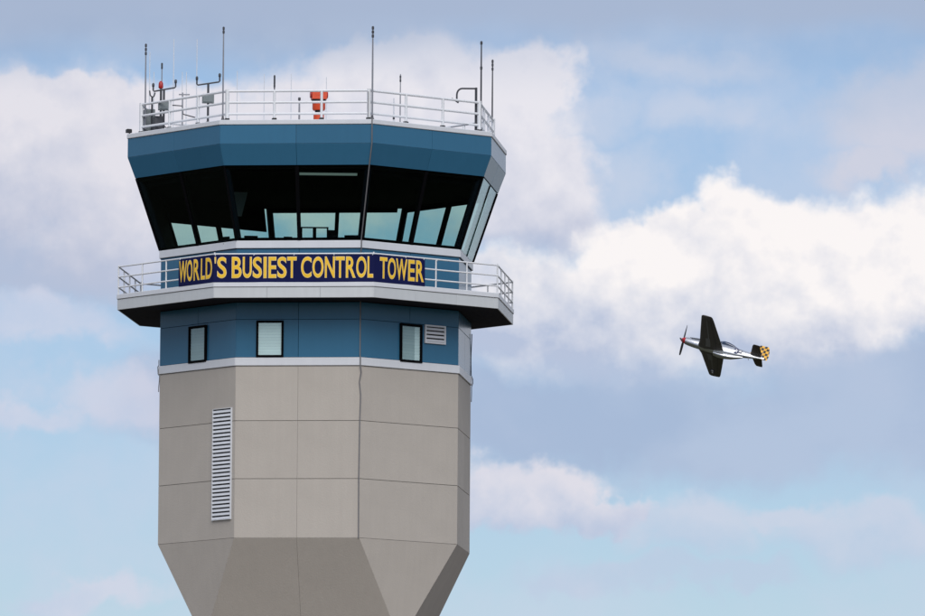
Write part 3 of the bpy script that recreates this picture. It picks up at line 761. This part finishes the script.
# equipment cabinets behind the left rail corner
def cabinet(x, Y, y0, y1, w, label, mt='box_grey'):
    p = plan(x, Y); z0, z1 = Z_CAP, zat(p, y0)
    e = tag(empty('equipment_cabinet', (p.x, p.y, z0)), label, 'cabinet')
    MB().box((p.x, p.y, (z0+z1)/2+0.04), (w, 0.3, z1-z0-0.08), 0.15, 0.02).build('housing', mt, e)
    MB().box((p.x+0.02, p.y-0.16, (z0+z1)/2+0.04), (w*0.82, 0.03, (z1-z0-0.08)*0.82), 0.15, 0.005).build('door', mt, e)
    for s in (-1, 1): MB().box((p.x+s*w*0.36, p.y, z0+0.04), (0.05, 0.2, 0.08), 0.15).build('foot', 'black_metal', e)
    return e
cabinet(149.2, -1.2, 109.5, 124, 0.34, 'squat grey equipment cabinet at the rail corner')
cabinet(158.6, -1.9, 116.5, 124, 0.30, 'low dark equipment cabinet behind the railing', 'dark_metal')
# cup-vane like anemometer on thin stand
p = plan(152.0, -1.4); e = tag(empty('junction_post', (p.x, p.y, Z_CAP)), 'dark forked post beside the squat cabinet', 'post')
zt2 = zat(p, 97); q = lambda z, dx=0.0: Vector((p.x+dx, p.y, z))
MB().tube([q(Z_CAP), q(zt2)], 0.03, 8).build('pole', 'dark_metal', e, True)
MB().tube([q(zt2+0.2, -0.08), q(zt2+0.05, -0.06), q(zt2)], 0.022, 6).build('arm', 'dark_metal', e, True)
MB().tube([q(zt2+0.14, 0.09), q(zt2+0.03, 0.06), q(zt2-0.02)], 0.022, 6).build('arm', 'dark_metal', e, True)
# low pipework behind the left rail
p = plan(182.5, -1.0); e = tag(empty('pipe_stand', (p.x, p.y, Z_CAP)), 'thin grey pipe stand with cross arm behind the left railing', 'pipe stand')
za = zat(p, 94.5)
MB().tube([q(Z_CAP), q(za+0.06)], 0.02, 6).build('pole', 'grey_metal', e)
MB().tube([q(za, -0.12), q(za, 0.22)], 0.022, 6).build('cross_arm', 'grey_metal', e)
MB().tube([q(za-0.34, -0.32), q(za-0.36, 0.0), q(za-0.62, 0.02), q(za-0.72, 0.4)], 0.02, 6).build('conduit', 'dark_metal', e)
# floodlight on the left roof edge
c = P(R_ROOF-0.05, -2, Z_CAP)
fl = tag(empty('flood_lamp', c), 'small dark flood lamp clamped on the roof edge corner', 'lamp')
MB().box(c+Vector((-0.02, 0.02, 0.1)), (0.16, 0.14, 0.12), 0.4, 0.02).build('housing', 'black_metal', fl)
MB().tube([c+Vector((0, 0, -0.001)), c+Vector((0, 0, 0.06))], 0.02, 6).build('stem', 'black_metal', fl)
# gooseneck pipe by the right corner post
p = P(RRR-0.12, 1, 0); z1 = zat(p, 88.6)
p455 = at_y(456.8, 100, p.y); 
gn = MB(); dx = p455.x-p.x
gp = [Vector((p.x, p.y, z1)), Vector((p.x+dx*0.72, p.y, z1))]
for i in range(1, 6):
    a = math.pi/2*i/5; gp.append(Vector((p.x+dx*0.72+dx*0.28*math.sin(a), p.y, z1-0.20*(1-math.cos(a)))))
gp.append(Vector((p.x+dx, p.y, z1-0.40)))
gn.tube(gp, 0.028, 8)
gpipe = tag(empty('gooseneck_pipe', (p.x, p.y, Z_CAP)), 'dark bent gooseneck pipe reaching over the right railing', 'pipe')
gn.build('pipe', 'dark_metal', gpipe, True)
MB().tube([Vector((p.x, p.y, Z_CAP)), Vector((p.x, p.y, z1+0.03))], 0.04, 8).build('stanchion', 'dark_metal', gpipe, True)
e1 = gp[-1]; MB().tube([e1+Vector((-0.16, 0, 0.09)), e1+Vector((0.06, 0, -0.04))], [0.02, 0.035], 8).build('nozzle', 'dark_metal', gpipe, True)
# sloping strut on the deck at the right
a = at_y(451, 125, P(RRR, 1, 0).y-1.2); bpt = P(RRR-0.15, 1, Z_CAP+0.30); a.z = Z_CAP+0.012
tag(MB().tube([a, bpt], 0.022, 6).build('strut', 'grey_metal', None, True, origin=a), 'grey sloping strut bracing the rail post with the gooseneck', 'strut')

# orange rotating beacon
p = plan(318.8, -3.0); bc = tag(empty('rotating_beacon', (p.x, p.y, Z_CAP)), 'bright orange rotating airport beacon on the roof deck', 'beacon')
zz = lambda y: zat(p, y)
u = 1/32.1
MB().lathe([(0.20, 0), (0.20, 0.04), (0.165, 0.06), (0.165, zz(113.0)-Z_CAP)], (p.x, p.y, Z_CAP), 24).build('pedestal', 'beacon_orange', bc, True)
MB().lathe([(0.12, 0), (0.12, zz(110.5)-zz(113.0))], (p.x, p.y, zz(113.0)+0.001), 20).build('neck', 'black_metal', bc, True)
MB().lathe([(0.18, 0), (0.20, 0.05), (0.20, zz(104)-zz(110.4)), (0.215, zz(102)-zz(110.4))], (p.x, p.y, zz(110.4)), 24).build('motor_housing', 'beacon_orange', bc, True)
MB().lathe([(0.215, 0), (0.225, 0.02), (0.225, 0.06), (0.215, zz(100)-zz(102))], (p.x, p.y, zz(102)+0.001), 24).build('turntable', 'black_metal', bc, True)
hz0, hz1 = zz(99.6), zz(90.2)
MB().box((p.x, p.y, (hz0+hz1)/2), (0.46, 0.40, hz1-hz0), 0.12, 0.05).build('head', 'beacon_orange', bc)
M = Matrix.Rotation(0.12, 3, 'Z')
for s in (-1, 1):
    c = Vector((p.x, p.y, (hz0+hz1)/2)) + M @ Vector((s*0.232, 0, 0))
    ax = M @ Vector((s, 0, 0)); m = MB(); m.tube([c, c+ax*0.045], [0.115, 0.10], 18); m.build('lens', 'red_lamp', bc, True)
c = Vector((p.x, p.y, (hz0+hz1)/2+0.02)) + M @ Vector((-0.06, -0.203, 0))
MB().box(c, (0.13, 0.012, 0.09), 0.12).build('maker_plate', 'letter_edge' if False else 'beacon_orange', bc)

# ------------------------------------------------------------------ things inside the cab (dark shapes against the far windows)
def on_desk(x, k_y): 
    q = at_y(x, 235, k_y); return Vector((q.x, q.y, Z_SILL1-0.058))
def monitor(x, Y, w, h, rz, label, lift=0.10):
    p = on_desk(x, Y); e = tag(empty('monitor', p), label, 'monitor')
    M = Matrix.Rotation(rz, 3, 'Z')
    MB().box(p+Vector((0, 0, 0.012)), (w*0.5, 0.2, 0.02), rz).build('stand_base', 'black_metal', e)
    MB().box(p+M @ Vector((0, 0.03, lift*0.5+0.022)), (0.06, 0.03, lift), rz).build('stand_neck', 'black_metal', e)
    MB().box(p+M @ Vector((0, 0, lift+h/2+0.022)), (w, 0.05, h), rz, 0.008).build('screen', 'interior_dark', e)
    return e
monitor(331.5, -4.35, 0.24, 0.30, 0.3, 'small dark monitor beside the open frame in the cab')
monitor(352.5, -4.25, 0.50, 0.17, -0.1, 'low dark monitor in the cab by the corner under the cable', 0.09)
monitor(288.0, -4.3, 0.26, 0.13, 0.2, 'small low dark monitor in the cab left of the open frame', 0.06)
monitor(226.5, -3.9, 0.22, 0.16, -0.6, 'small dark monitor in the cab behind the left corner', 0.06)
monitor(251.0, -4.2, 0.42, 0.16, 0.1, 'wide low dark monitor in the cab under the dropped shade', 0.06)
p = on_desk(314.5, -4.3); fe = tag(empty('display_frame', p), 'dark open display frame standing inside the cab glass', 'frame')
zt3 = zat(p, 228.3); wdt = 0.80
for dx in (-wdt/2, 0.0, wdt/2):
    MB().box(p+Vector((dx, 0, (zt3-p.z)/2)), (0.05 if dx else 0.11, 0.04, zt3-p.z)).build('upright', 'interior_dark', fe)
MB().box(Vector((p.x, p.y, zt3+0.021)), (wdt+0.06, 0.045, 0.04)).build('top_bar', 'interior_dark', fe)
for x, Y, w, lb in ((278, -4.3, 0.2, 'dark telephone on the cab desk by the blue column'), (344, -4.3, 0.22, 'dark telephone on the cab desk beside the low corner monitor'), (296, -4.3, 0.16, 'dark telephone on the cab desk just beside the open frame')):
    p = on_desk(x, Y)
    hs_ = tag(empty('desk_telephone', p), lb, 'telephone', 'telephones on the cab desk')
    MB().box(p+Vector((0, 0, 0.052)), (w, 0.18, 0.10), 0.2, 0.02).build('body', 'interior_dark', hs_)
    MB().tube([p+Vector((-w*0.5, 0, 0.13)), p+Vector((0, 0, 0.16)), p+Vector((w*0.5, 0, 0.13))], [0.04, 0.025, 0.04], 8).build('handset', 'interior_dark', hs_, True)
# hanging screen left
hp = at_y(240, 192, -2.5)
he = tag(empty('hanging_screen', hp), 'pale grey screen hung from the cab ceiling near the left corner', 'screen')
MB().slab([hp+Vector((-0.26, 0, 0.0)), hp+Vector((-0.06, 0.05, -0.75)), hp+Vector((0.06, 0.05, -0.75)), hp+Vector((0.24, 0, 0.0))], 0.03).build('panel', 'dark_metal', he)
MB().tube([hp+Vector((0, 0.02, -0.02)), Vector((hp.x, hp.y+0.02, Z_HEAD-0.102))], 0.015, 6).build('hanger', 'interior_dark', he)

# ------------------------------------------------------------------ the aeroplane
K_PX = 9.35
dist = F_PX/K_PX
def cw(x, y, z): return rt*x + up*y - fw*z          # picture right, picture up, towards the viewer -> world
f_ = Vector((-8.72, 2.14, 0))/K_PX; u_ = Vector((3.2, 7.35, 0))/K_PX; p_ = Vector((-0.90, 5.37, 0))/K_PX
f_.z = -0.275; u_.z = -0.51; p_.z = 0.81
f_.normalize(); p_ = (p_-f_*p_.dot(f_)).normalized(); u_ = f_.cross(p_)
fW, pW, uW = cw(*f_), cw(*p_), cw(*u_)
cen = CAM + ray(711.6, 347.0)*dist
plane = tag(empty('propeller_aeroplane', cen), 'silver propeller fighter aeroplane with red spinner and checked rudder banking in the sky', 'aeroplane')
plane.matrix_world = Matrix(((fW.x, pW.x, uW.x, cen.x), (fW.y, pW.y, uW.y, cen.y), (fW.z, pW.z, uW.z, cen.z), (0, 0, 0, 1)))
def pbuild(m, name, material, parent=None, smooth=True):
    me = bpy.data.meshes.new(name); me.from_pydata([tuple(v) for v in m.v], [], m.f); me.update(); me.materials.append(MATS[material])
    if smooth:
        me.polygons.foreach_set('use_smooth', [True]*len(me.polygons)); me.set_sharp_from_angle(angle=R_(50))
    o = bpy.data.objects.new(name, me); COL.objects.link(o); o.parent = parent or plane; return o
X0 = 3.55                                             # distance of the spinner tip ahead of the wing centre
def X(s): return X0 - s
def loft(secs, n=20, p=2.3):
    """secs: (station, half width, top, bottom)"""
    m = MB(); vs = []; fs = []
    for (s, hw, tp, bt) in secs:
        cz, hz = (tp+bt)/2, (tp-bt)/2
        for k in range(n):
            a = 2*math.pi*k/n; c, sn = math.cos(a), math.sin(a)
            vs.append((X(s), hw*math.copysign(abs(c)**(2/p), c), cz + hz*math.copysign(abs(sn)**(2/p), sn)))
    for i in range(len(secs)-1):
        for k in range(n):
            l = (k+1) % n; fs.append((i*n+k, (i+1)*n+k, (i+1)*n+l, i*n+l))
    fs += [tuple(range(n)), tuple((len(secs)-1)*n+k for k in range(n-1, -1, -1))]
    return m.add(vs, fs)
fus = [(0.62, 0.36, 0.37, -0.38), (1.0, 0.40, 0.42, -0.46), (1.7, 0.43, 0.49, -0.55), (2.6, 0.45, 0.55, -0.62), (3.5, 0.46, 0.60, -0.66), (4.3, 0.455, 0.62, -0.66), (5.2, 0.43, 0.62, -0.62), (6.2, 0.36, 0.55, -0.52), (7.2, 0.27, 0.46, -0.36), (8.2, 0.18, 0.38, -0.20), (9.0, 0.10, 0.31, -0.07), (9.45, 0.045, 0.24, 0.02)]
body = pbuild(loft(fus), 'fuselage', 'bare_aluminium')
scoop = [(4.0, 0.30, -0.55, -0.90), (4.5, 0.33, -0.50, -1.02), (5.2, 0.32, -0.45, -1.05), (6.0, 0.26, -0.40, -0.92), (6.8, 0.16, -0.34, -0.62), (7.2, 0.08, -0.30, -0.44)]
pbuild(loft(scoop), 'radiator_scoop', 'bare_aluminium', body)
pbuild(loft([(1.0, 0.24, 0.435, 0.36), (1.8, 0.27, 0.515, 0.42), (2.6, 0.28, 0.575, 0.46), (3.6, 0.30, 0.625, 0.50)]), 'antiglare_panel', 'olive', body)
sp = MB(); n = 20
prof = [(0.0, 0.015), (0.06, 0.10), (0.16, 0.18), (0.32, 0.27), (0.48, 0.325), (0.61, 0.36)]
vs = []; fs = []
for s, r in prof:
    for k in range(n):
        a = 2*math.pi*k/n; vs.append((X(s), r*math.cos(a), r*math.sin(a)))
for i in range(len(prof)-1):
    for k in range(n):
        l = (k+1) % n; fs.append((i*n+k, (i+1)*n+k, (i+1)*n+l, i*n+l))
fs += [tuple(range(n)), tuple((len(prof)-1)*n+k for k in range(n-1, -1, -1))]
spin = pbuild(sp.add(vs, fs), 'spinner', 'spinner_red')
for b_ in range(4):
    # four blades at rest; first pair lies thirty degrees off the fin line towards the raised wing
    th = R_(90-30) + b_*math.pi/2
    er = Vector((0, math.cos(th), math.sin(th))); ex = Vector((1, 0, 0)); et = ex.cross(er)
    m = MB(); vs = []; fs = []
    st = [(0.20, 0.10, 0.07, 55), (0.45, 0.14, 0.06, 50), (0.8, 0.155, 0.045, 42), (1.2, 0.155, 0.032, 34), (1.5, 0.14, 0.022, 28), (1.66, 0.09, 0.014, 26)]
    for r, w, th_, pit in st:
        c = Vector((X(0.36), 0, 0)) + er*r; pa = R_(pit)
        d1 = et*math.cos(pa) + ex*math.sin(pa); d2 = -et*math.sin(pa) + ex*math.cos(pa)
        for a, bq in ((-1, 0), (-0.4, 1), (0.4, 0.8), (1, 0), (0.4, -0.5), (-0.4, -0.6)):
            vs.append(c + d1*w*a + d2*th_*bq)
    for i in range(len(st)-1):
        for k in range(6):
            l = (k+1) % 6; fs.append((i*6+k, i*6+l, (i+1)*6+l, (i+1)*6+k))
    fs += [tuple(range(5, -1, -1)), tuple((len(st)-1)*6+k for k in range(6))]
    pbuild(m.add(vs, fs), 'propeller_blade', 'blade_black', spin)
AF = [(0.0, 0.0), (0.03, 0.035), (0.12, 0.06), (0.3, 0.078), (0.5, 0.072), (0.75, 0.042), (1.0, 0.003)]
def wing(secs, material, name, parent=None, thick=1.0):
    """secs: (y, z, station of leading edge, chord, thickness factor)"""
    m = MB(); vs = []; fs = []
    ring = [(c, t) for c, t in AF] + [(c, -0.75*t) for c, t in AF[-1:0:-1]]
    n = len(ring)
    for (y, z, le, ch, tf) in secs:
        for c, t in ring: vs.append((X(le+c*ch), y, z+t*ch*tf*thick))
    for i in range(len(secs)-1):
        for k in range(n):
            l = (k+1) % n; fs.append((i*n+k, i*n+l, (i+1)*n+l, (i+1)*n+k))
    fs += [tuple(range(n-1, -1, -1)), tuple((len(secs)-1)*n+k for k in range(n))]
    if secs[-1][0] < secs[0][0]: fs = [f[::-1] for f in fs]
    return pbuild(m.add(vs, fs), name, material, parent)
def wing_secs(sg):
    out = []
    for y, le, ch in ((0.0, 2.15, 2.95), (0.55, 2.22, 2.80), (1.2, 2.42, 2.50), (3.0, 2.58, 2.00), (5.0, 2.77, 1.42), (5.45, 2.82, 1.25), (5.62, 2.95, 0.98)):
        out.append((sg*y, -0.42 + y*math.tan(R_(5.0)), le, ch, 1.0 if y < 5.5 else 0.6))
    return out
port = wing(wing_secs(1), 'wing_metal_shaded', 'wing'); star = wing(wing_secs(-1), 'wing_metal_shaded', 'wing')
# flap and aileron lines, wheel doors: thin raised strips under the wings
def under(y): return -0.42 + abs(y)*math.tan(R_(5.0))
def strip(parent, y0, y1, c0, c1, mt, name, lift=0.012):
    secs = wing_secs(1)
    def at(y, c):
        ya = abs(y)
        for a, b in zip(secs[:-1], secs[1:]):
            if a[0] <= ya <= b[0]:
                t = (ya-a[0])/(b[0]-a[0]); le = a[2]+(b[2]-a[2])*t; ch = a[3]+(b[3]-a[3])*t
                th = 0
                for (q0, t0), (q1, t1) in zip(AF[:-1], AF[1:]):
                    if q0 <= c <= q1: th = t0+(t1-t0)*(c-q0)/(q1-q0)
                return Vector((X(le+c*ch), y, under(y)-0.75*th*ch-lift))
    m = MB(); N_ = 6; vs = []; fs = []
    for i in range(N_+1):
        y = y0+(y1-y0)*i/N_
        for c in (c0, c1):
            v = at(y, c); vs.append(v); vs.append(v+Vector((0, 0, lift*0.9)))
    for i in range(N_):
        a = i*4; b = a+4
        fs += [(a, a+2, b+2, b), (a+1, b+1, b+3, a+3), (a, b, b+1, a+1), (a+2, a+3, b+3, b+2)]
    fs += [(0, 1, 3, 2), (N_*4, N_*4+2, N_*4+3, N_*4+1)]
    return pbuild(m.add(vs, fs), name, mt, parent, False)
for sg, par in ((1, port), (-1, star)):
    strip(par, sg*0.6, sg*3.1, 0.735, 0.75, 'olive', 'flap_hinge'); strip(par, sg*3.2, sg*5.3, 0.735, 0.75, 'olive', 'aileron_hinge')
    strip(par, sg*0.7, sg*2.0, 0.30, 0.50, 'wing_grey', 'wheel_door', 0.008)
# pale streak along the wing spar
for sg, par in ((1, port), (-1, star)): strip(par, sg*1.2, sg*5.0, 0.42, 0.47, 'wing_grey', 'spar_strip', 0.006)
# star and bar under the right wing and on the fuselage side
def star_pts(r): return [(r*(1 if i % 2 == 0 else 0.40)*math.sin(i*math.pi/5), r*(1 if i % 2 == 0 else 0.40)*math.cos(i*math.pi/5)) for i in range(10)]
def decal(parent, O, ax, ay, nrm_, scale):
    O, ax, ay, nrm_ = Vector(O), Vector(ax), Vector(ay), Vector(nrm_)
    def poly(pts, lift, mt, nm):
        m = MB(); n = len(pts)
        c = O+nrm_*lift
        vs = [c] + [c+ax*x*scale+ay*y*scale for x, y in pts]; fs = [(0, i+1, (i+1) % n+1) for i in range(n)]
        if ax.cross(ay).dot(nrm_) < 0: fs = [f[::-1] for f in fs]
        pbuild(m.add(vs, fs), nm, mt, parent, False)
    poly([(-1.05, -0.3), (1.05, -0.3), (1.05, 0.3), (-1.05, 0.3)], 0.006, 'insignia_blue', 'insignia_border')
    poly([(-0.97, -0.2), (0.97, -0.2), (0.97, 0.2), (-0.97, 0.2)], 0.010, 'insignia_white', 'insignia_bar')
    poly([(0.55*math.sin(i*math.pi/10), 0.55*math.cos(i*math.pi/10)) for i in range(20)], 0.014, 'insignia_blue', 'insignia_disc')
    poly(star_pts(0.5), 0.018, 'insignia_white', 'insignia_star')
decal(star, (X(3.35), -4.3, under(4.3)-0.12), (0, 1, 0.087), (1, 0, 0), (0, 0.087, -1), 0.42)
decal(body, (X(6.35), 0.362, 0.04), (-0.99, 0.10, 0), (0, 0.05, 1), (0, 1, 0.0), 0.62)
# canopy
cn = pbuild(loft([(4.05, 0.06, 0.64, 0.56), (4.35, 0.26, 0.95, 0.52), (4.75, 0.31, 1.06, 0.52), (5.25, 0.30, 1.03, 0.50), (5.8, 0.22, 0.86, 0.48), (6.3, 0.08, 0.62, 0.46)], 18, 2.0), 'canopy', 'canopy_glass')
m = MB(); 
for s, hw, tp in ((4.36, 0.27, 0.965), (4.52, 0.292, 1.015)):
    m.tube([(X(s), hw*math.cos(a), 0.52+(tp-0.52)*math.sin(a)) for a in [math.pi*i/10 for i in range(11)]], 0.03, 6)
pbuild(m, 'canopy_frame', 'bare_aluminium', cn)
# exhaust stacks
for sg in (1, -1):
    for i in range(6):
        s = 1.25+0.2*i; m = MB(); y = 0.40+0.012*i
        m.tube([(X(s), sg*y, 0.22), (X(s+0.06), sg*(y+0.07), 0.20), (X(s+0.16), sg*(y+0.08), 0.19)], 0.035, 6); pbuild(m, 'exhaust_stack', 'olive', body)
# tail
for sg in (1, -1):
    st_ = wing([(sg*0.05, 0.30, 7.85, 1.25, 0.7), (sg*0.6, 0.30, 7.98, 1.12, 0.7), (sg*1.75, 0.30, 8.22, 0.86, 0.65), (sg*2.0, 0.30, 8.36, 0.66, 0.4)], 'stabiliser_brown', 'tailplane')
def fin(secs, mt, name, thick=1.0):
    m = MB(); vs = []; fs = []
    ring = [(c, t) for c, t in AF] + [(c, -t) for c, t in AF[-1:0:-1]]; n = len(ring)
    for (z, le, ch, tf) in secs:
        for c, t in ring: vs.append((X(le+c*ch), t*ch*tf, z))
    for i in range(len(secs)-1):
        for k in range(n):
            l = (k+1) % n; fs.append((i*n+k, (i+1)*n+k, (i+1)*n+l, i*n+l))
    fs += [tuple(range(n)), tuple((len(secs)-1)*n+k for k in range(n-1, -1, -1))]
    return pbuild(m.add(vs, fs), name, mt)
fin([(0.28, 7.2, 1.9, 0.3), (0.55, 7.95, 1.17, 0.5), (1.25, 8.33, 0.77, 0.6), (1.66, 8.55, 0.54, 0.5)], 'yellow_checker', 'fin')
fin([(-0.05, 9.16, 0.62, 0.6), (0.4, 9.135, 0.72, 0.6), (1.1, 9.12, 0.62, 0.6), (1.55, 9.11, 0.46, 0.5), (1.68, 9.11, 0.34, 0.3)], 'yellow_checker', 'rudder')
m = MB(); m.tube([(X(7.75), 0, -0.26), (X(7.9), 0, -0.5)], 0.035, 6); pbuild(m, 'tail_strut', 'grey_metal', body)
